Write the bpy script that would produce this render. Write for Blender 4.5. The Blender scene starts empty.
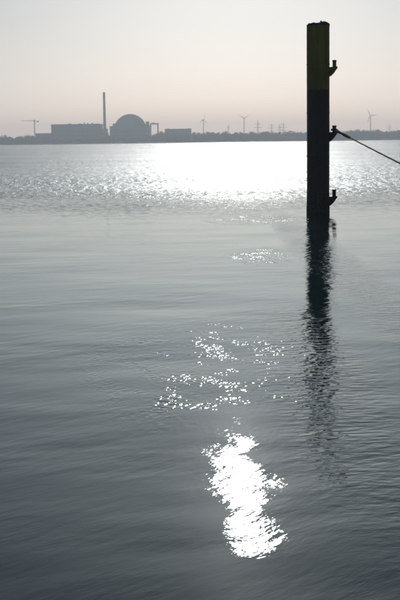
import bpy, bmesh, math, random
import numpy as np
from mathutils import Vector, Matrix

scene = bpy.context.scene
col = scene.collection
R = math.radians

# ------------------------------------------------------------------ camera
CAM_H = 2.9                       # eye above the river, metres
PITCH, ROLL = R(7.27), R(0.74)
FPX = 1250.0                      # focal length in pixels of the 400x600 photograph
fwd = Vector((0, math.cos(PITCH), -math.sin(PITCH)))
rt0 = Vector((1, 0, 0)); up0 = Vector((0, math.sin(PITCH), math.cos(PITCH)))
rt = rt0*math.cos(ROLL) - up0*math.sin(ROLL)
up = up0*math.cos(ROLL) + rt0*math.sin(ROLL)
EYE = Vector((0, 0, CAM_H))
cam = bpy.data.cameras.new("camera"); cam_o = bpy.data.objects.new("camera", cam)
col.objects.link(cam_o)
M = Matrix((rt, up, -fwd)).transposed().to_4x4(); M.translation = EYE
cam_o.matrix_world = M
cam.sensor_fit = 'VERTICAL'; cam.sensor_height = 36.0; cam.sensor_width = 24.0
cam.lens = FPX/600*36.0
cam.clip_start = 0.1; cam.clip_end = 40000
scene.camera = cam_o

def ray(px, py):                  # direction through a pixel of the photograph
    return (fwd + rt*((px-200)/FPX) + up*((300-py)/FPX)).normalized()
def at(px, py, Y):                # point at ground distance Y along that direction
    d = ray(px, py); return EYE + d*(Y/d.y)
def ground(px, py, z=0.0):
    d = ray(px, py); return EYE + d*((z-CAM_H)/d.z)

# ------------------------------------------------------------------ sky and sun
sd = ray(242, 486)                # the sun is mirrored there in the calm water
SUN = Vector((sd.x, sd.y, -sd.z)).normalized()
SUN_EL = math.asin(SUN.z); SUN_AZ = math.atan2(SUN.x, SUN.y)
SKY_TINT = (.835, .955, 1.15)
w = bpy.data.worlds.new("World"); scene.world = w; w.use_nodes = True
nt = w.node_tree; nt.nodes.clear()
sky = nt.nodes.new('ShaderNodeTexSky'); sky.sky_type = 'NISHITA'; sky.sun_disc = False
sky.sun_elevation = SUN_EL; sky.sun_rotation = SUN_AZ
sky.altitude = 0; sky.air_density = 1.0; sky.dust_density = 0.8; sky.ozone_density = 1.0
hs = nt.nodes.new('ShaderNodeHueSaturation'); hs.inputs['Saturation'].default_value = 0.55
bg = nt.nodes.new('ShaderNodeBackground'); bg.inputs['Strength'].default_value = 0.05
wo = nt.nodes.new('ShaderNodeOutputWorld')
tn = nt.nodes.new('ShaderNodeVectorMath'); tn.operation = 'MULTIPLY'; tn.inputs[1].default_value = SKY_TINT
nt.links.new(sky.outputs[0], hs.inputs['Color']); nt.links.new(hs.outputs[0], tn.inputs[0]); nt.links.new(tn.outputs[0], bg.inputs['Color'])
nt.links.new(bg.outputs[0], wo.inputs['Surface'])
sl = bpy.data.lights.new("sun", 'SUN'); sl.energy = 2.5; sl.angle = R(0.53); sl.color = (1.0, 0.99, 0.98)
so = bpy.data.objects.new("sun", sl); col.objects.link(so)
so.rotation_euler = SUN.to_track_quat('Z', 'Y').to_euler(); so.location = SUN*200
vs = scene.view_settings
vs.view_transform = 'Standard'; vs.look = 'None'; vs.gamma = 1.0; vs.exposure = -0.75
vs.use_curve_mapping = False
scene.cycles.use_denoising = True
scene.cycles.max_bounces = 6; scene.cycles.volume_bounces = 0; scene.cycles.sample_clamp_indirect = 4.0
scene.cycles.sample_clamp_direct = 20.0; scene.cycles.filter_width = 1.9
scene.cycles.caustics_reflective = False; scene.cycles.caustics_refractive = False

# ------------------------------------------------------------------ helpers
def tag(o, label=None, cat=None, group=None, kind=None):
    if label: o['label'] = label
    if cat: o['category'] = cat
    if group: o['group'] = group
    if kind: o['kind'] = kind
    return o
def empty(name, loc, label, cat, group=None, rz=0.0):
    o = bpy.data.objects.new(name, None); col.objects.link(o)
    o.location = loc; o.rotation_euler.z = rz
    return tag(o, label, cat, group)
def link(name, me, mat=None, parent=None):
    o = bpy.data.objects.new(name, me); col.objects.link(o)
    if mat and not me.materials: me.materials.append(mat)
    if parent: o.parent = parent
    return o
def copy_tree(o, parent=None):
    c = o.copy(); col.objects.link(c); c.parent = parent
    for ch in [x for x in bpy.data.objects if x.parent == o]: copy_tree(ch, c)
    return c

class MB:
    """collects boxes, bars, tubes; build() links them as one mesh"""
    def __init__(s): s.v = []; s.f = []
    def add(s, vs_, fs_):
        n = len(s.v); s.v += [tuple(v) for v in vs_]; s.f += [tuple(i+n for i in f) for f in fs_]; return s
    def box(s, x0, x1, y0, y1, z0, z1):
        return s.add([(x0,y0,z0),(x1,y0,z0),(x1,y1,z0),(x0,y1,z0),(x0,y0,z1),(x1,y0,z1),(x1,y1,z1),(x0,y1,z1)],
                     [(3,2,1,0),(4,5,6,7),(0,1,5,4),(1,2,6,5),(2,3,7,6),(3,0,4,7)])
    def tube(s, pts, rad, n=8, cap=True):
        pts = [Vector(p) for p in pts]
        if not isinstance(rad, (list, tuple)): rad = [rad]*len(pts)
        vs_ = []; fs_ = []
        ref = None
        for i, p in enumerate(pts):
            t = (pts[min(i+1, len(pts)-1)] - pts[max(i-1, 0)]).normalized()
            if ref is None: ref = Vector((0,0,1)) if abs(t.z) < .9 else Vector((0,1,0))
            a = (ref - t*ref.dot(t)).normalized(); b = t.cross(a); ref = a
            for k in range(n):
                q = 2*math.pi*k/n; vs_.append(p + (a*math.cos(q) + b*math.sin(q))*rad[i])
        for i in range(len(pts)-1):
            for k in range(n):
                fs_.append((i*n+k, i*n+(k+1)%n, (i+1)*n+(k+1)%n, (i+1)*n+k))
        if cap:
            fs_.append(tuple(range(n))[::-1]); fs_.append(tuple((len(pts)-1)*n+k for k in range(n)))
        return s.add(vs_, fs_)
    def lathe(s, prof, n=24, cx=0, cy=0):
        vs_ = []; fs_ = []
        for r, z in prof:
            for k in range(n):
                q = 2*math.pi*k/n; vs_.append((cx+r*math.cos(q), cy+r*math.sin(q), z))
        for i in range(len(prof)-1):
            for k in range(n): fs_.append((i*n+k, i*n+(k+1)%n, (i+1)*n+(k+1)%n, (i+1)*n+k))
        fs_.append(tuple(range(n))[::-1]); fs_.append(tuple((len(prof)-1)*n+k for k in range(n)))
        return s.add(vs_, fs_)
    def mesh(s, name, smooth=False):
        me = bpy.data.meshes.new(name); me.from_pydata(s.v, [], s.f); me.update()
        if smooth:
            me.shade_smooth()
            try: me.set_sharp_from_angle(angle=R(40))
            except Exception: pass
        return me
    def build(s, name, mat, parent=None, smooth=False):
        return link(name, s.mesh(name, smooth), mat, parent)

# ------------------------------------------------------------------ materials
def new_mat(name):
    m = bpy.data.materials.new(name); m.use_nodes = True
    return m, m.node_tree, m.node_tree.nodes['Principled BSDF']
def noise_mat(name, c0, c1, scale=2.0, rough=0.7, detail=4, stretch=(1,1,1), bump=0.0, metal=0.0, lo=.35, hi=.65):
    m, t, b = new_mat(name)
    tc = t.nodes.new('ShaderNodeTexCoord'); mp = t.nodes.new('ShaderNodeMapping'); mp.inputs['Scale'].default_value = stretch
    no = t.nodes.new('ShaderNodeTexNoise'); no.inputs['Scale'].default_value = scale; no.inputs['Detail'].default_value = detail
    cr = t.nodes.new('ShaderNodeValToRGB'); e = cr.color_ramp.elements
    e[0].position = lo; e[1].position = hi; e[0].color = (*c0, 1); e[1].color = (*c1, 1)
    L = t.links.new
    L(tc.outputs['Object'], mp.inputs['Vector']); L(mp.outputs[0], no.inputs['Vector']); L(no.outputs['Fac'], cr.inputs[0])
    L(cr.outputs[0], b.inputs['Base Color']); b.inputs['Roughness'].default_value = rough; b.inputs['Metallic'].default_value = metal
    if bump:
        bp = t.nodes.new('ShaderNodeBump'); bp.inputs['Strength'].default_value = bump; bp.inputs['Distance'].default_value = .02
        L(no.outputs['Fac'], bp.inputs['Height']); L(bp.outputs[0], b.inputs['Normal'])
    return m

MAT = {}
MAT['yellow'] = noise_mat('weathered_yellow_paint', (.34,.27,.012), (.15,.12,.014), 1.6, .65, 6, (1.5,1.5,.25), .5)
MAT['black'] = noise_mat('black_coating', (.018,.018,.019), (.036,.031,.026), 2.2, .55, 6, (1.5,1.5,.25), .5)
MAT['weed'] = noise_mat('weed_and_barnacles', (.016,.020,.010), (.060,.060,.042), 14, .8, 6, (1,1,.7), 1.0)
def rusty(m, amount):
    t = m.node_tree; b = t.nodes['Principled BSDF']; src = b.inputs['Base Color'].links[0].from_socket; L = t.links.new
    tc = t.nodes.new('ShaderNodeTexCoord'); mp = t.nodes.new('ShaderNodeMapping'); mp.inputs['Scale'].default_value = (3.2,3.2,.3)
    no = t.nodes.new('ShaderNodeTexNoise'); no.inputs['Scale'].default_value = 2.4; no.inputs['Detail'].default_value = 8; no.inputs['Roughness'].default_value = .65
    mr = t.nodes.new('ShaderNodeMapRange'); mr.inputs[1].default_value = .56; mr.inputs[2].default_value = .68; mr.inputs[4].default_value = amount
    mx = t.nodes.new('ShaderNodeMix'); mx.data_type = 'RGBA'; mx.inputs['B'].default_value = (.10,.038,.016,1)
    L(tc.outputs['Object'], mp.inputs[0]); L(mp.outputs[0], no.inputs['Vector']); L(no.outputs['Fac'], mr.inputs[0])
    L(mr.outputs[0], mx.inputs['Factor']); L(src, mx.inputs['A']); L(mx.outputs['Result'], b.inputs['Base Color'])
rusty(MAT['yellow'], .75); rusty(MAT['black'], .6)
MAT['steel'] = noise_mat('dark_steel', (.016,.016,.014), (.03,.026,.02), 6, .55, 5, (1,1,1), .4)
MAT['rope'] = noise_mat('tarred_rope', (.05,.036,.03), (.14,.10,.085), 30, .9, 3)
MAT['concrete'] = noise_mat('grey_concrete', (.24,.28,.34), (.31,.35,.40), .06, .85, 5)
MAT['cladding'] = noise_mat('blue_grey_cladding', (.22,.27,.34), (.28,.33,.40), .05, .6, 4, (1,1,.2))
MAT['dark_clad'] = noise_mat('dark_cladding', (.12,.13,.15), (.17,.18,.2), .08, .6, 4)
MAT['roof'] = noise_mat('roof_felt', (.10,.10,.10), (.15,.15,.15), .1, .9)
MAT['window'] = noise_mat('dull_window', (.14,.15,.17), (.19,.2,.22), .2, .35)
MAT['white'] = noise_mat('white_coated_steel', (.62,.62,.62), (.7,.7,.7), .2, .4)
MAT['galv'] = noise_mat('galvanised_steel', (.22,.23,.24), (.3,.3,.31), .3, .5, metal=.3)
MAT['crane'] = noise_mat('crane_paint', (.35,.16,.04), (.42,.2,.06), .4, .5)
MAT['leaf'] = noise_mat('leaves', (.035,.06,.02), (.075,.105,.035), .35, .8, 3)
MAT['leaf2'] = noise_mat('leaves_olive', (.05,.06,.025), (.09,.1,.04), .35, .8, 3)
MAT['bark'] = noise_mat('bark', (.06,.045,.03), (.1,.08,.06), 2, .9)
MAT['bank'] = noise_mat('mud_and_stone', (.07,.05,.042), (.13,.10,.085), .25, .9, 6, (.4,1,1))
MAT['grass'] = noise_mat('grass', (.05,.075,.02), (.09,.11,.035), .05, .9, 6)

# ------------------------------------------------------------------ river
def water_mat():
    m = bpy.data.materials.new('river_water'); m.use_nodes = True
    t = m.node_tree; t.nodes.clear(); L = t.links.new
    def nd(ty, **k):
        n = t.nodes.new(ty)
        for a, v in k.items(): setattr(n, a, v)
        return n
    def sock(v, s):
        if hasattr(v, 'links') or hasattr(v, 'is_linked'): L(v, s)
        else: s.default_value = v
    def ma(op, a, b=None, c=None, clamp=False):
        n = nd('ShaderNodeMath', operation=op, use_clamp=clamp); sock(a, n.inputs[0])
        if b is not None: sock(b, n.inputs[1])
        if c is not None: sock(c, n.inputs[2])
        return n.outputs[0]
    def smooth(x, lo, hi, a=0.0, b=1.0):
        n = nd('ShaderNodeMapRange', interpolation_type='SMOOTHSTEP'); sock(x, n.inputs[0])
        for i, v in enumerate((lo, hi, a, b)): n.inputs[i+1].default_value = v
        return n.outputs[0]
    geo = nd('ShaderNodeNewGeometry'); P = geo.outputs['Position']
    sx = nd('ShaderNodeSeparateXYZ'); L(P, sx.inputs[0]); X, Y = sx.outputs[0], sx.outputs[1]
    def mapped(rot, scale, loc=(0,0,0), src=P):
        n = nd('ShaderNodeMapping', vector_type='TEXTURE'); L(src, n.inputs['Vector'])
        n.inputs['Rotation'].default_value = (0,0,rot); n.inputs['Scale'].default_value = tuple(1/q for q in scale); n.inputs['Location'].default_value = loc
        return n.outputs[0]
    def noise(vec, scale, detail=2.0, rough=.5, dist=0.0):
        n = nd('ShaderNodeTexNoise'); L(vec, n.inputs['Vector']); n.inputs['Scale'].default_value = scale
        n.inputs['Detail'].default_value = detail; n.inputs['Roughness'].default_value = rough; n.inputs['Distortion'].default_value = dist
        return n.outputs['Fac']
    def slopes(rot, stretch, scale, detail, rough, eps):
        """slope of a ripple field, by finite differences over a fixed distance"""
        hs_ = []
        for off in ((0,0,0), (eps,0,0), (0,eps,0)):
            v = nd('ShaderNodeVectorMath', operation='ADD'); L(P, v.inputs[0]); v.inputs[1].default_value = off
            hs_.append(noise(mapped(rot, (stretch,1,1), src=v.outputs[0]), scale, detail, rough))
        gx = ma('DIVIDE', ma('SUBTRACT', hs_[1], hs_[0]), eps*scale)
        gy = ma('DIVIDE', ma('SUBTRACT', hs_[2], hs_[0]), eps*scale)
        return gx, gy
    def blob(px, py, rx, ry):
        c = ground(px, py)
        a = ma('DIVIDE', ma('SUBTRACT', X, c.x), rx); b = ma('DIVIDE', ma('SUBTRACT', Y, c.y), ry)
        return smooth(ma('ADD', ma('MULTIPLY', a, a), ma('MULTIPLY', b, b)), 0.0, 1.0, 1.0, 0.0)
    # where the breeze roughens the river
    warp = noise(mapped(0, (.06,.12,1)), 1.0, 4)
    Yw = ma('ADD', Y, ma('MULTIPLY', ma('SUBTRACT', warp, .5), 7.0))
    far = smooth(Yw, 42.0, 84.0)
    streak = smooth(noise(mapped(R(2), (.012,.07,1), (3.1,1.7,0)), 1.0, 3), .36, .62, .5, 1.0)
    streak2 = smooth(noise(mapped(R(-1), (.002,.02,1), (7.3,.4,0)), 1.0, 2), .35, .6, .6, 1.0)
    amp_far = ma('MULTIPLY', ma('MULTIPLY', far, streak), ma('MULTIPLY', streak2, FAR_AMP))
    gust = smooth(noise(mapped(R(5), (3.2,1.3,1), (2.2,9.1,0)), 1.0, 3), .38, .70, .35, 2.4)
    amp_far = ma('MULTIPLY', amp_far, gust)
    patch = smooth(noise(mapped(R(8), (.25,.5,1), (1.3,4.2,0)), 1.0, 3), .35, .68, .5, 1.5)
    near = smooth(Y, 11.0, 25.0, NEAR_AMP, CALM_AMP)
    amp_near = ma('MULTIPLY', near, patch)
    lull = ma('ADD', blob(246, 592, .7, 1.1), ma('ADD', blob(238, 424, .9, 2.0), blob(214, 516, .30, .7)))
    amp_near = ma('MULTIPLY', amp_near, ma('SUBTRACT', 1.0, ma('MULTIPLY', lull, .65)))
    glint = ma('MULTIPLY', ma('ADD', ma('ADD', blob(238, 480, .40, 1.1), ma('ADD', blob(256, 536, .36, .75), blob(280, 482, .14, .4))), blob(218, 454, .22, .6)), GLINT_AMP)
    paw = ma('ADD', ma('MULTIPLY', blob(190, 358, 2.0, 4.2), PAW_AMP), ma('MULTIPLY', blob(262, 256, 1.1, 3.00), PAW_AMP*3.2))
    paw = ma('ADD', paw, ma('MULTIPLY', blob(165, 400, .75, 1.88), PAW_AMP*.8))
    paw = ma('ADD', paw, ma('MULTIPLY', blob(262, 219, 2.6, 4.25), PAW_AMP*2.6))
    paw = ma('ADD', paw, ma('MULTIPLY', blob(215, 378, 2.2, 6.5), PAW_AMP*.2))
    clus = smooth(noise(mapped(R(20), (2.4,1.3,1), (1.7,3.9,0)), 1.0, 3), .40, .68, .15, 1.25)
    paw = ma('MULTIPLY', paw, clus)
    wake = ma('ADD', ma('MULTIPLY', blob(318, 372, .95, 8.75), .13), ma('MULTIPLY', blob(318, 250, 1.0, 22.50), .14))
    # ripples
    fx, fy = slopes(R(4), 1.15, 1.3, 4.0, .55, .01)
    nx, ny = slopes(R(48), .36, 6.0, 4.0, .58, .002)
    n2x, n2y = slopes(R(15), .5, 2.0, 1.0, .5, .01)
    px_, py_ = slopes(R(76), .55, 14.0, 1.0, .5, .002)
    wx_, wy_ = slopes(R(8), .55, 8.0, 2.0, .5, .003)
    gx_, gy_ = slopes(R(60), .6, 8.0, 3.0, .6, .003)
    def mix(f, n, n2, p_, g_, w_):
        a_ = ma('ADD', ma('MULTIPLY', f, amp_far), ma('MULTIPLY', ma('ADD', n, ma('MULTIPLY', n2, .55)), amp_near))
        return ma('ADD', a_, ma('ADD', ma('MULTIPLY', w_, wake), ma('ADD', ma('MULTIPLY', p_, paw), ma('MULTIPLY', g_, glint))))
    SX = mix(fx, nx, n2x, px_, gx_, wx_); SY = mix(fy, ny, n2y, py_, gy_, wy_)
    cv = nd('ShaderNodeCombineXYZ'); L(ma('MULTIPLY', SX, -1.0), cv.inputs[0]); L(ma('MULTIPLY', SY, -1.0), cv.inputs[1])
    ad = nd('ShaderNodeVectorMath', operation='ADD'); L(geo.outputs['Normal'], ad.inputs[0]); L(cv.outputs[0], ad.inputs[1])
    no = nd('ShaderNodeVectorMath', operation='NORMALIZE'); L(ad.outputs[0], no.inputs[0]); N = no.outputs[0]
    gl = nd('ShaderNodeBsdfGlossy', distribution='BECKMANN'); L(N, gl.inputs['Normal'])
    gl.inputs['Color'].default_value = (.92,.99,1,1)
    L(ma('ADD', ma('ADD', ma('MULTIPLY', paw, .2), ma('ADD', ma('MULTIPLY', far, FAR_ROUGH), ma('MULTIPLY', glint, 1.7))), NEAR_ROUGH), gl.inputs['Roughness'])
    df = nd('ShaderNodeBsdfDiffuse'); df.inputs['Color'].default_value = (.015,.050,.053,1)
    fr = nd('ShaderNodeFresnel'); fr.inputs['IOR'].default_value = 1.333; L(N, fr.inputs['Normal'])
    mx = nd('ShaderNodeMixShader'); L(fr.outputs[0], mx.inputs[0]); L(df.outputs[0], mx.inputs[1])
    g2 = nd('ShaderNodeBsdfGlossy', distribution='GGX'); L(N, g2.inputs['Normal']); L(ma('ADD', ma('MULTIPLY', far, .26), .28), g2.inputs['Roughness'])   # capillary ripples
    gm = nd('ShaderNodeMixShader'); L(ma('ADD', smooth(Yw, 50.0, 160.0, 0.0, .30), ma('MULTIPLY', blob(246, 500, 1.5, 5.0), .010)), gm.inputs[0]); L(gl.outputs[0], gm.inputs[1]); L(g2.outputs[0], gm.inputs[2])
    L(gm.outputs[0], mx.inputs[2])
    ou = nd('ShaderNodeOutputMaterial'); L(mx.outputs[0], ou.inputs['Surface'])
    return m
FAR_AMP, NEAR_AMP, CALM_AMP, PAW_AMP, GLINT_AMP = .60, .029, .025, .14, .031
FAR_ROUGH, NEAR_ROUGH = .20, .05

def river():
    rng = np.random.default_rng(11)
    th = np.concatenate([np.linspace(-32, 32, 420), np.linspace(32, 328, 90)[1:-1]])*math.pi/180
    rr = np.concatenate([np.geomspace(.4, 110, 620), np.geomspace(110, 8500, 60)[1:]])
    T, Rr = np.meshgrid(th, rr)
    X = Rr*np.sin(T); Y = Rr*np.cos(T); Z = np.zeros_like(X)
    for i in range(46):
        lam = math.exp(rng.uniform(math.log(.7), math.log(6.0)))
        a = rng.normal(R(-70), R(35)); k = 2*math.pi/lam
        sl_ = .0022
        fade = np.clip((lam*26 - Rr)/(lam*10), 0, 1)        # stop where the grid is too coarse
        Z += fade*(sl_/k)*np.sin(k*(X*math.cos(a) + Y*math.sin(a)) + rng.uniform(0, 6.28))
    n, m_ = X.shape
    V = np.stack([X, Y, Z], -1).reshape(-1, 3)
    V = np.vstack([V, [[0, 0, 0]]])
    i, j = np.meshgrid(np.arange(n-1), np.arange(m_), indexing='ij'); j2 = (j+1) % m_
    F = np.stack([i*m_+j, i*m_+j2, (i+1)*m_+j2, (i+1)*m_+j], -1).reshape(-1, 4)[:, ::-1]
    c = len(V)-1; tri = np.stack([np.full(m_, c), np.arange(m_), (np.arange(m_)+1) % m_], -1)[:, ::-1]
    me = bpy.data.meshes.new('river')
    me.vertices.add(len(V)); me.vertices.foreach_set('co', V.astype(np.float32).ravel())
    loops = np.concatenate([F.ravel(), tri.ravel()]).astype(np.int32)
    starts = np.concatenate([np.arange(len(F))*4, len(F)*4 + np.arange(len(tri))*3]).astype(np.int32)
    me.loops.add(len(loops)); me.loops.foreach_set('vertex_index', loops)
    me.polygons.add(len(starts)); me.polygons.foreach_set('loop_start', starts)
    me.update(calc_edges=True); me.validate(); me.shade_smooth()
    # make sure it faces up
    if me.polygons[len(F)//2].normal.z < 0: me.flip_normals()
    o = link('river', me, water_mat()); tag(o, kind='structure')
river()

# ------------------------------------------------------------------ far bank
BANK = 1800.0
K = BANK/1000.0
def bank():
    xs = np.linspace(-6000, 6000, 241); rnd = random.Random(3)
    prof = [(-40,-3.0), (0,-.25), (5,.9), (11,1.7), (13,1.9), (32,3.4), (36,3.5), (56,2.2), (90,2.0), (600,2.5), (6000,4.0)]
    def strip(name, a, b, mat):
        vs_ = []; fs_ = []
        for i, x in enumerate(xs):
            wob = 2.5*math.sin(x*.013) + 1.5*math.sin(x*.041+1)
            for (dy, z) in prof[a:b]:
                vs_.append((x, BANK+dy+(wob if dy < 60 else 0), z + (rnd.uniform(-.12, .12) if 0 < dy < 60 else 0)))
        k = b-a
        for i in range(len(xs)-1):
            for q in range(k-1): fs_.append((i*k+q, (i+1)*k+q, (i+1)*k+q+1, i*k+q+1))
        o = MB().add(vs_, fs_).build(name, mat); return tag(o, kind='structure')
    strip('river_bank', 0, 5, MAT['bank'])
    strip('dyke', 4, 8, MAT['grass'])
    strip('meadow', 7, 11, MAT['grass'])
bank()

# ------------------------------------------------------------------ mooring pile with horns and rope
def mooring_pile():
    base = ground(319.2, 212.5); D = base.y
    r = .45
    top_c = at(319.3, 22.5, D+.0)
    root = empty('mooring_pile', (base.x, D+r, 0), 'tall steel mooring pile, dull yellow top and black below, standing in the river', 'mooring pile')
    topz = top_c.z; paint_z = at(319, 89.5, D).z
    root.rotation_euler.y = math.atan2(top_c.x-base.x, topz)          # it leans a little
    def shaft(z0, z1, seed, mod=None, n=56, nz=40):
        rnd = random.Random(seed); mb = MB(); vs_ = []; fs_ = []
        for i in range(nz+1):
            z = z0 + (z1-z0)*i/nz
            for k in range(n):
                q = 2*math.pi*k/n; rr = r*(1 + .006*math.sin(3*q+z*.7)) + rnd.uniform(-.002, .002)
                if mod: rr += mod(z, q, rnd)
                vs_.append((rr*math.cos(q), rr*math.sin(q), z))
        for i in range(nz):
            for k in range(n): fs_.append((i*n+k, i*n+(k+1)%n, (i+1)*n+(k+1)%n, (i+1)*n+k))
        fs_.append(tuple(range(n))[::-1]); fs_.append(tuple(nz*n+k for k in range(n)))
        return mb.add(vs_, fs_)
    shaft(paint_z, topz-.06, 1).build('painted_shaft', MAT['yellow'], root, True)
    shaft(.75, paint_z-.002, 2).build('black_shaft', MAT['black'], root, True)
    shaft(-4.0, .748, 3, lambda z, q, rn: rn.uniform(0, .022)*min(1, max(.25, (.8-z)/.8)), nz=90).build('weedy_foot', MAT['weed'], root, True)
    # capping: a buckled plate with a rolled rim and two lugs
    n = 40; vs_ = []; fs_ = []; rnd = random.Random(5)
    def dome(x, y):
        return .055*math.exp(-((x-.17)/.17)**2) + .02*math.exp(-((x+.22)/.06)**2) + .012*math.sin(9*x+4*y)
    rings = [(r+.004, -.10), (r+.012, -.075), (r+.004, -.02), (r*.9, .0), (r*.65, .0), (r*.35, .0), (.03, .0)]
    for rr, dz in rings:
        for k in range(n):
            q = 2*math.pi*k/n; x = rr*math.cos(q); y = rr*math.sin(q)
            z = topz + dz + (dome(x, y) if dz > -.05 else 0) + rnd.uniform(-.004, .004) - .05*max(0, (-x-.36)/.09)**2*(dz > -.03)
            vs_.append((x, y, z))
    for i in range(len(rings)-1):
        for k in range(n): fs_.append((i*n+k, i*n+(k+1)%n, (i+1)*n+(k+1)%n, (i+1)*n+k))
    fs_.append(tuple((len(rings)-1)*n+k for k in range(n)))
    MB().add(vs_, fs_).build('cap_plate', MAT['steel'], root, True)
    for (lx, ly, lw, lh) in ((.10, -.12, .045, .115), (-.25, .05, .035, .05)):
        mb = MB(); mb.add([(lx-lw,ly-.015,topz-.03),(lx+lw,ly-.015,topz-.03),(lx+lw*.7,ly-.015,topz+lh*.7),(lx,ly-.015,topz+lh),(lx-lw*.7,ly-.015,topz+lh*.8),
                           (lx-lw,ly+.015,topz-.03),(lx+lw,ly+.015,topz-.03),(lx+lw*.7,ly+.015,topz+lh*.7),(lx,ly+.015,topz+lh),(lx-lw*.7,ly+.015,topz+lh*.8)],
                          [(0,1,2,3,4),(9,8,7,6,5),(0,5,6,1),(1,6,7,2),(2,7,8,3),(3,8,9,4),(4,9,5,0)])
        mb.build('lifting_lug', MAT['steel'], root)
    # welded clutch running up the front face
    MB().box(-.024, .018, -r-.014, -r+.02, .8, paint_z-.002).build('weld_seam', MAT['black'], root)
    MB().box(-.024, .018, -r-.014, -r+.02, paint_z, topz-.14).build('weld_seam', MAT['yellow'], root)
    for zz in (paint_z+1.0, paint_z-.9, paint_z-2.6):
        MB().lathe([(r+.002, zz-.03), (r+.012, zz-.02), (r+.012, zz+.02), (r+.002, zz+.03)], 40).build('weld_ring', MAT['black'] if zz < paint_z else MAT['yellow'], root, True)
    # three mooring horns on the river side
    horns = []
    for (py_top, py_arm) in ((60.0, 66.8), (125.4, 132.0), (189.3, 196.2)):
        za = at(336, py_arm, D+r).z; zt = at(336, py_top, D+r).z
        u = D/FPX
        x_post = r + 4.9*u; pr = 1.95*u
        h = bpy.data.objects.new('mooring_horn', None); col.objects.link(h); h.parent = root
        # swept bracket: flat on top, sloping up from below, rounded nose
        outl = [(r-.06, za-.01), (r+.03, za-.005), (r+.10, za+.0), (x_post+pr+.02, za+.015), (x_post+pr+.055, za-.03),
                (x_post+pr+.02, za-.075), (r+.17, za-.25), (r+.06, za-.36), (r-.06, za-.40)]
        ths = .085; mb = MB(); k = len(outl)
        mb.add([(a, -ths, b) for a, b in outl] + [(a, ths, b) for a, b in outl],
               [tuple(range(k))[::-1], tuple(range(k, 2*k))] + [(i, (i+1)%k, k+(i+1)%k, k+i) for i in range(k)])
        br = mb.build('bracket', MAT['yellow'] if zt > paint_z else MAT['steel'], h)
        bv = br.modifiers.new('bevel', 'BEVEL'); bv.width = .018; bv.segments = 2
        mb = MB(); mb.lathe([(pr*1.05, za-.05), (pr*.97, za+.04), (pr*.95, zt-.07), (pr*1.12, zt-.06), (pr*1.14, zt-.015), (pr*.98, zt), (pr*.4, zt+.006)], 20, x_post, 0)
        mb.build('post', MAT['yellow'] if zt > paint_z else MAT['steel'], h, True)
        horns.append((x_post, pr, za, zt))
    return root, D, r, horns
pile, PD, PR, horns = mooring_pile()

def mooring_rope():
    xp, pr, za, zt = horns[1]
    bpy.context.view_layer.update()
    c = pile.matrix_world @ Vector((xp, 0, za+.09))
    a = at(349, 137.2, PD-1.6); b = at(400, 161, 37.5)
    d = (b-a).normalized()
    end = b + d*((b.z+.4)/-d.z)
    root = empty('mooring_rope', c, 'dark mooring rope running tautly from the middle horn of the pile out of frame', 'rope')
    def loc(p): return Vector(p) - c
    # eye round the post
    pts = []; rr = pr*1.05+.032
    dirv = (a-c); ang0 = math.atan2(dirv.y, dirv.x)
    for i in range(25):
        q = ang0 + R(50) + (R(360)-R(100))*i/24
        pts.append(Vector((rr*math.cos(q), rr*math.sin(q), .02*math.sin(q))))
    neck = loc(a)
    p_in = [neck*.55 + (pts[0]-neck*.55)*.5, ]
    eye = [neck, neck*.6+pts[0]*.12] + pts + [neck*.6+pts[-1]*.12, neck]
    MB().tube(eye, .034, 8).build('eye_loop', MAT['rope'], root, True)
    MB().tube([neck*.62, neck*.75, neck*1.0, neck + (loc(b)-neck)*.03], [.055,.062,.055,.04], 10).build('splice', MAT['rope'], root, True)
    # three laid strands
    A, B = loc(a), loc(end); Ld = (B-A).length; t = (B-A).normalized()
    s = t.cross(Vector((0,0,1))).normalized(); v = s.cross(t)
    N = 240
    for j in range(3):
        p = []
        for i in range(N+1):
            f = i/N; q = 2*math.pi*(f*Ld/.55) + j*2.0944
            p.append(A + (B-A)*f + Vector((0,0,-.10*4*f*(1-f))) + (s*math.cos(q)+v*math.sin(q))*.016)
        MB().tube(p, .0155, 6).build('strand', MAT['rope'], root, True)
mooring_rope()

# ------------------------------------------------------------------ the power station across the river
def xz(px, py, Y): p = at(px, py, Y); return p.x, p.z
def hall(name, label, x0, x1, ytop, Y, depth, mat, cat='building', parts=None, windows=0, vents=()):
    cx, zt = xz((x0+x1)/2, ytop, Y); xa = at(x0, ytop, Y).x - cx; xb = at(x1, ytop, Y).x - cx
    root = empty(name, (cx, Y, 2.0), label, cat); zt -= 2.0
    MB().box(xa, xb, 0, depth, 0, zt).build('wall', mat, root)
    MB().box(xa-.4, xb+.4, -.4, depth+.4, zt+.003, zt+.8).build('roof', MAT['roof'], root)
    for k in range(windows):
        zz = zt*(.35+.5*k/max(1, windows)); nwin = max(3, int((xb-xa)/7))
        for i in range(nwin):
            wx = xa + (xb-xa)*(i+.5)/nwin
            MB().box(wx-2.2, wx+2.2, -.12, .1, zz, zz+1.8).build('window', MAT['window'], root)
    for (px, py, wpx) in vents:
        vx, vz = xz(px, py, Y+depth*.4); vx -= cx; ww = wpx*Y/FPX/2
        MB().box(vx-ww, vx+ww, depth*.3, depth*.3+2*ww+1, zt+.8, max(zt+1.2, vz-2.0)).build('roof_vent', MAT['dark_clad'], root)
    return root
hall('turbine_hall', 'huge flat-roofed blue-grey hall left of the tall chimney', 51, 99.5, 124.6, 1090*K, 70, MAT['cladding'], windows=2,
     vents=((70,123.6,3), (84.6,122.6,.9), (88,123,1.1), (92.5,123,1.4), (80,123.6,2.4), (97,123.6,1.5)))
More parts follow.
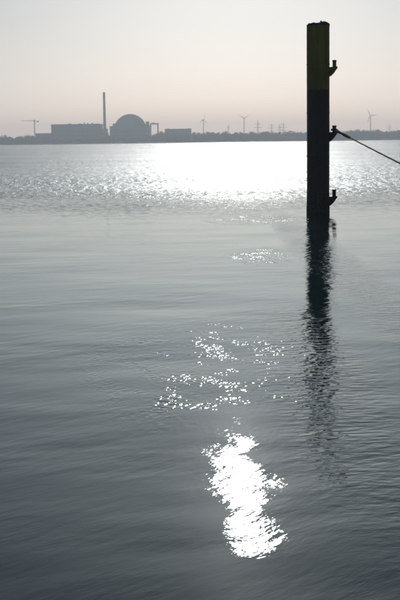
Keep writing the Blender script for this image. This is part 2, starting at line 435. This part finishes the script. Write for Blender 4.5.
hall('low_shed', 'low grey shed between the tower crane and the huge hall', 35.5, 50.8, 133.8, 1085*K, 35, MAT['dark_clad'], windows=1)
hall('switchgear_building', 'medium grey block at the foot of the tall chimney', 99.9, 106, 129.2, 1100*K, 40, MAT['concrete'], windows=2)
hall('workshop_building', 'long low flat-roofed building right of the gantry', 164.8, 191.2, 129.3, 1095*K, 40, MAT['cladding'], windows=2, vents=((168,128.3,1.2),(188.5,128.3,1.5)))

def chimney():
    Y = 1125.0*K; b = at(105.2, 133, Y); t = at(103.6, 92.2, Y)
    root = empty('chimney', (b.x-.6, Y, 2.0), 'tall slender vent stack beside the reactor dome', 'chimney')
    H = t.z-2.0
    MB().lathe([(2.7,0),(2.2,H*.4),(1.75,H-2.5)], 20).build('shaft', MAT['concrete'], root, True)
    MB().lathe([(1.76,H-2.497),(2.1,H-2.2),(2.1,H-.4),(1.7,H)], 20).build('crown', MAT['dark_clad'], root, True)
    for f in (.35, .66, .9):
        MB().lathe([(1.9,H*f-.15),(2.6,H*f),(2.6,H*f+.5),(1.9,H*f+.55)], 20).build('gallery', MAT['dark_clad'], root)
chimney()

def dome():
    Y = 1130.0*K; px = Y/FPX*1.0
    c = at(130.4, 130.6, Y); r = 16.3*px
    root = empty('reactor_building', (c.x, Y, 2.0), 'round reactor building with a big pale dome and stepped annexes', 'building')
    zc = c.z-2.0
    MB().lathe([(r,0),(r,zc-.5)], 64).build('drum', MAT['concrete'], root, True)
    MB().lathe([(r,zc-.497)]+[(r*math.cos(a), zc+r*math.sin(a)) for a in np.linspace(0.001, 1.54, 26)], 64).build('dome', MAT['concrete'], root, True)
    MB().lathe([(r+.05,zc-1.2),(r+.8,zc-1.0),(r+.8,zc-.2),(r+.05,zc)], 64).build('ring_ledge', MAT['dark_clad'], root)
    def annex(x0, x1, yt, dy, dep, mat):
        xa = at(x0, yt, Y-dy).x-c.x; xb = at(x1, yt, Y-dy).x-c.x; z = at((x0+x1)/2, yt, Y-dy).z-2.0
        an = MB().box(xa, xb, -dy, -dy+dep, 0, z).build('annex', mat, root)
        MB().box(xa-.25, xb+.25, -dy-.25, -dy+dep+.25, z+.003, z+.6).build('parapet', MAT['roof'], an)
        for k in range(2):
            MB().box(xa+1, xb-1, -dy-.1, -dy+.1, z*(.35+.3*k), z*(.35+.3*k)+1.5).build('window_band', MAT['window'], an)
    annex(109.6, 112.4, 126.6, 18, 22, MAT['cladding'])
    annex(112.6, 117.6, 124.0, 16, 24, MAT['concrete'])
    annex(117.9, 141.5, 133.0, 36, 12, MAT['cladding'])
    annex(142.6, 149.5, 125.8, 16, 24, MAT['concrete'])
    annex(145.8, 148.8, 121.8, 10, 8, MAT['dark_clad'])
dome()

def gantry():
    Y = 1108.0*K; c = at(153, 124, Y)
    root = empty('gantry', (c.x, Y, 2.0), 'portal gantry crane with a single beam right of the dome', 'gantry')
    z = at(153, 123.9, Y).z-2.0; xa = at(149.8, 124, Y).x-c.x; xb = at(158.6, 124, Y).x-c.x
    MB().box(xa, xb, -1, 1, z-1.1, z+1.1).build('beam', MAT['dark_clad'], root)
    MB().box(xb-2.2, xb-.2, -.9, .9, 0, z-1.103).build('leg', MAT['dark_clad'], root)
    MB().box(xa+.2, xa+2.2, -.9, .9, 0, z-1.103).build('leg', MAT['dark_clad'], root)
    MB().box(xa+4, xa+7, -1.3, 1.3, z+1.103, z+2.2).build('trolley', MAT['dark_clad'], root)
gantry()

def lattice(mb, z0, z1, w0, w1, n, rr):
    """four-legged lattice mast along z"""
    lv = [(z0+(z1-z0)*i/n, w0+(w1-w0)*i/n) for i in range(n+1)]
    for sx_ in (-1, 1):
        for sy_ in (-1, 1): mb.tube([(sx_*w_/2, sy_*w_/2, z) for z, w_ in lv], rr, 4)
    for i in range(n):
        (za, wa), (zb, wb) = lv[i], lv[i+1]
        for s_ in (-1, 1):
            mb.tube([(-wa/2, s_*wa/2, za), (wb/2, s_*wb/2, zb)], rr*.6, 3); mb.tube([(wa/2, s_*wa/2, za), (-wb/2, s_*wb/2, zb)], rr*.6, 3)
            mb.tube([(s_*wa/2, -wa/2, za), (s_*wb/2, wb/2, zb)], rr*.6, 3); mb.tube([(s_*wa/2, wa/2, za), (s_*wb/2, -wb/2, zb)], rr*.6, 3)
    return mb

def tower_crane():
    Y = 1150.0*K; b = at(34.7, 135, Y); j = at(34.5, 121.4, Y); u = Y/FPX
    root = empty('tower_crane', (b.x, Y, 2.0), 'thin tower crane with a long jib pointing left on the far shore', 'crane')
    H = j.z-2.0
    lattice(MB(), 0, H, 1.7, 1.5, 14, .2).build('mast', MAT['crane'], root)
    MB().box(-1.3, 1.3, -1.2, 1.2, H+.003, H+2.0).build('cab', MAT['dark_clad'], root)
    mb = MB(); L_ = 12.8*u
    mb.tube([(0,-.6,H+.6),(-L_,-.3,H+.9)], .16, 4); mb.tube([(0,.6,H+.6),(-L_,.3,H+.9)], .16, 4); mb.tube([(0,0,H+1.9),(-L_,0,H+1.5)], .14, 4)
    for i in range(14):
        x = -L_*i/14; x2 = -L_*(i+1)/14
        mb.tube([(x,-.5,H+.7),((x+x2)/2,0,H+1.7)], .08, 3); mb.tube([((x+x2)/2,0,H+1.7),(x2,.5,H+.7)], .08, 3)
    mb.build('jib', MAT['crane'], root)
    mb = MB(); mb.tube([(0,-.6,H+.7),(4.2*u,-.6,H+.7)], .22, 4); mb.tube([(0,.6,H+.7),(4.2*u,.6,H+.7)], .22, 4); mb.build('counter_jib', MAT['crane'], root)
    MB().box(2.7*u, 4.1*u, -1.1, 1.1, H-1.6, H+.4).build('counterweight', MAT['concrete'], root)
    MB().tube([(0,0,H+2.0),(0,0,H+5.0)], [.5,.15], 4).build('tower_peak', MAT['crane'], root)
tower_crane()

# ------------------------------------------------------------------ wind turbines
def turbine(px, py, rpx, hub_h, blades, yaw, label):
    """hub pixel fixes the direction, a usual hub height fixes the distance"""
    d = ray(px, py); Y = (hub_h-CAM_H+0.0)/d.z*d.y
    p = at(px, py, Y); r = rpx*Y/FPX
    root = empty('wind_turbine', (p.x, Y, 2.5), label, 'wind turbine', 'wind turbines on the far shore')
    H = hub_h-2.5
    MB().lathe([(2.2,0),(1.7,H*.5),(1.3,H-1.5)], 16).build('tower', MAT['white'], root, True)
    na = bpy.data.objects.new('nacelle', MB().box(-1.6,1.6,-2.4,6.5,-1.5,1.7).mesh('nacelle')); na.data.materials.append(MAT['white'])
    col.objects.link(na); na.parent = root; na.location = (0,0,H); na.rotation_euler.z = yaw
    hubm = MB().tube([(0,-2.4,0),(0,-3.4,0),(0,-4.4,0)], [1.3,1.25,.3], 12).mesh('hub', True)
    hb = link('hub', hubm, MAT['white'], root); hb.location = (0,0,H); hb.rotation_euler.z = yaw
    for bl in blades:
        ang, f = bl
        sec = [(0,.55,.5),(.1,.75,.45),(.22,1.15,.3),(.6,.75,.18),(.9,.42,.1),(1,.12,.05)]
        vs_ = []; fs_ = []
        for s_, ch, th_ in sec:
            for (a, b) in ((-.35,0),(0,1),(.65,0),(0,-1)): vs_.append((a*ch*2, b*th_-3.2, s_*r*f))
        for i in range(len(sec)-1):
            for k in range(4): fs_.append((i*4+k, i*4+(k+1)%4, (i+1)*4+(k+1)%4, (i+1)*4+k))
        fs_ += [(3,2,1,0), tuple((len(sec)-1)*4+k for k in range(4))]
        o = MB().add(vs_, fs_).build('blade', MAT['white'], root, True)
        o.location = (0,0,H); o.rotation_mode = 'XYZ'
        o.rotation_euler = (Matrix.Rotation(yaw, 3, 'Z') @ Matrix.Rotation(ang, 3, 'Y')).to_euler()
turbine(203.4, 120.0, 7.0, 70, ((R(8),1),(R(128),1),(R(248),1)), R(42), 'wind turbine seen half from the side, nearest to the low flat building')
turbine(244.0, 118.2, 6.6, 72, ((R(58),1),(R(178),1),(R(298),1)), R(5), 'wind turbine facing us with two blades raised in a wide V')
turbine(370.6, 115.8, 7.6, 68, ((R(-25),1),(R(80),1),(R(206),1)), R(-18), 'wind turbine seen to the right of the mooring pile')

# ------------------------------------------------------------------ electricity pylons
def pylon(px, py, height, arms, yaw, label):
    d = ray(px, py); Y = (height+2.3-CAM_H)/d.z*d.y; p = at(px, py, Y)
    root = empty('electricity_pylon', (p.x, Y, 2.3), label, 'pylon', 'electricity pylons on the far shore', yaw)
    mb = MB(); lattice(mb, 0, height*.55, 7.0, 2.6, 7, .26); lattice(mb, height*.55, height*.96, 2.6, 1.2, 8, .2)
    mb.tube([(0,0,height*.95),(0,0,height)], [.5,.12], 4); mb.build('mast', MAT['galv'], root)
    for f, half in arms:
        mb = MB(); z = height*f
        for s_ in (-1, 1):
            for yy in (-.8, .8): mb.tube([(0,yy,z),(s_*half,0,z+.2)], .30, 4)
            mb.tube([(0,0,z+2.0),(s_*half,0,z+.3)], .26, 4)
            for q in (.3,.55,.8): mb.tube([(s_*half*q,0,z+.05),(s_*half*q,0,z+2.0*(1-q)+.3)], .1, 3)
        ar = mb.build('cross_arm', MAT['galv'], root)
        for s_ in (-1, 1):
            for q in (.62, .98):
                MB().tube([(s_*half*q,0,z),(s_*half*q,0,z-2.4)], .16, 5).build('insulator', MAT['dark_clad'], ar)
A2 = ((.62, 12), (.8, 8)); A3 = ((.52, 9), (.7, 12), (.87, 8)); A1 = ((.8, 5.5),)
pylon(228.3, 124.2, 45, A1, R(30), 'slim electricity pylon left of the V-bladed wind turbine')
pylon(257.8, 120.0, 50, A2, R(8), 'tallest electricity pylon with wide arms right of the V-bladed turbine')
pylon(271.6, 123.2, 48, A3, R(15), 'faint middle pylon between the tallest one and the close pair')
pylon(279.6, 124.0, 45, A2, R(22), 'left pylon of the close pair left of the mooring pile')
pylon(283.6, 122.4, 48, A3, R(10), 'right pylon of the close pair left of the mooring pile')
pylon(389.4, 123.6, 48, A2, R(12), 'lone faint pylon right of the rightmost wind turbine')

# ------------------------------------------------------------------ trees of the far shore
def leaves(rng, cx, cy, z0, z1, w_, n, size):
    """n leaf sprays in a few uneven clumps filling a crown"""
    k = max(4, n//45)
    cc = rng.normal(0, 1, (k, 3)); cc /= np.maximum(1, np.linalg.norm(cc, axis=1))[:, None]/.75
    idx = rng.integers(0, k, n); d = rng.normal(0, .27, (n, 3)); p = cc[idx] + d
    h = (z1-z0)/2
    P = np.stack([cx+p[:,0]*w_/2, cy+p[:,1]*w_/2, z0+h+p[:,2]*h], -1)
    P[:,2] = np.clip(P[:,2], z0-.3*h, z1)
    a = rng.normal(0, 1, (n, 3)); a /= np.linalg.norm(a, axis=1)[:, None]
    b = np.cross(a, rng.normal(0, 1, (n, 3))); b /= np.linalg.norm(b, axis=1)[:, None]
    s_ = size*rng.uniform(.6, 1.3, n)[:, None]
    return np.stack([P-a*s_, P-b*s_*.55, P+a*s_, P+b*s_*.55], 1).reshape(-1, 3)
def leaf_mesh(name, V):
    n = len(V)//4; me = bpy.data.meshes.new(name)
    me.from_pydata(V.tolist(), [], np.arange(n*4).reshape(n, 4).tolist()); me.update(); return me

TOPS = [(-30,135),(0,135.6),(5,135),(9,136),(14,138),(19,136.4),(26,135),(34,135.6),(40,137),(60,138),(95,138),(103,135.5),(108,133.6),(113,136.5),(140,137),(149,134.5),
        (156,132.6),(164,130.6),(168,132.8),(186,133),(191,130.8),(197,132.2),(203,132.6),(208,131.5),(216,132.8),(226,131.6),(232,133),(240,132.2),(246,133),(252,131.8),(258,132.8),
        (264,130.9),(272,131.8),(280,131.8),(290,131.0),(300,131.2),(308,132.2),(330,131.4),(345,130.2),(356,129.6),(370,129.0),(378,129.8),(384,131.8),(393,131.3),(400,130.2),(440,130)]
def tops(x): return float(np.interp(x, [a for a, _ in TOPS], [b for _, b in TOPS]))
def tree_belt():
    rng = np.random.default_rng(5); V = []
    for row, (Y0, dz, den) in enumerate(((BANK+66, 1.6, 1.4), (BANK+84, .35, 1.2), (BANK+160, .5, 1.6), (BANK+24, 5.0, 1.3))):
        x = -45.0
        while x < 445:
            x += rng.uniform(.7, 1.3)*den*1.6
            if row == 2 and 47 < x < 195: continue
            if row == 1 and (47 < x < 150 or 165 < x < 192): continue
            Y = Y0 + rng.uniform(-7, 7)
            p = at(x, tops(x)+dz+rng.uniform(-.35, .9), Y); w_ = rng.uniform(6.5, 10.5)
            z1 = max(p.z, 5.5) if row < 3 else rng.uniform(4.5, 7.5); V.append(leaves(rng, p.x, Y, 1.6, z1, w_, 230, .85))
    o = link('tree_belt', leaf_mesh('tree_belt', np.concatenate(V)), MAT['leaf'])
    tag(o, 'hazy unbroken belt of trees along the far shore', 'trees', kind='stuff')
tree_belt()
def tree(px, Y, w_, extra, label, seed, mat='leaf', spire=False):
    rng = np.random.default_rng(seed); Y = BANK + (Y-1000); p = at(px, tops(px)-extra, Y); H = p.z-2.0
    root = empty('tree', (p.x, Y, 2.0), label, 'tree', 'trees standing out of the far belt')
    link('crown', leaf_mesh('crown', leaves(rng, 0, 0, H*.22, H, w_, 480, .62 if not spire else .5)), MAT[mat], root)
    mb = MB(); mb.tube([(0,0,-.3),(.1,0,H*.35),(-.1,.1,H*.8)], [.42,.3,.08], 7)
    for k in range(6):
        q = k*1.05; z = H*(.3+.07*k); mb.tube([(0,0,z),(math.cos(q)*w_*.32, math.sin(q)*w_*.32, z+H*.18)], [.16,.04], 5)
    mb.build('trunk', MAT['bark'], root)
TREES = [(4, 1060, 9, .2, 'rounded tree at the left edge of the far shore'), (27.5, 1062, 10, .9, 'broad tree just left of the tower crane'),
         (20, 1066, 7, .2, 'small tree beside the dip in the belt at far left'),
         (108, 1072, 7, .5, 'tree between the chimney foot and the dome'), (160, 1070, 9, .3, 'tree between the gantry and the long low building'),
         (197, 1066, 9, .3, 'tree just left of the side-on wind turbine'), (208.3, 1063, 6, .6, 'pointed tree just right of the side-on wind turbine'),
         (226, 1066, 9, .4, 'domed tree in front of the slim pylon'), (235.5, 1070, 7, .5, 'tree between the slim pylon and the V-bladed turbine'),
         (251.5, 1064, 11, .3, 'wide tree between the V-bladed turbine and the tallest pylon'), (266, 1063, 12, .3, 'broad dense tree right of the tallest pylon'),
         (291, 1066, 13, .2, 'widest tree left of the mooring pile'), (357, 1064, 12, .2, 'broad tree left of the rightmost wind turbine'),
         (377, 1064, 10, .2, 'rounded tree right of the rightmost wind turbine'), (387, 1060, 4, .6, 'narrow tree under the lone faint pylon'),
         (392.3, 1060, 5, 1.0, 'spiky tree right of the lone faint pylon'), (398.6, 1064, 10, .2, 'tree cut by the right edge of the photo')]
for i, (px, Y, w_, ex, lb) in enumerate(TREES): tree(px, Y, w_, ex, lb, 40+i, 'leaf2' if i % 3 == 0 else 'leaf', w_ < 6)

# ------------------------------------------------------------------ haze over the whole river
def haze():
    o = MB().box(-9000, 9000, -9000, 9000, -6, 125).build('haze', None)
    m = bpy.data.materials.new('haze_air'); m.use_nodes = True; t = m.node_tree; t.nodes.clear()
    v = t.nodes.new('ShaderNodeVolumePrincipled'); v.inputs['Color'].default_value = HAZE_COL; v.inputs['Density'].default_value = HAZE_D
    v.inputs['Absorption Color'].default_value = (1,1,1,1); v.inputs['Anisotropy'].default_value = HAZE_G
    ou = t.nodes.new('ShaderNodeOutputMaterial'); t.links.new(v.outputs[0], ou.inputs['Volume'])
    o.data.materials.append(m); tag(o, 'thin pale haze over the whole river', 'haze', kind='stuff')
HAZE_D, HAZE_COL, HAZE_G = .00034, (.75,.89,1.0,1), .45
haze()
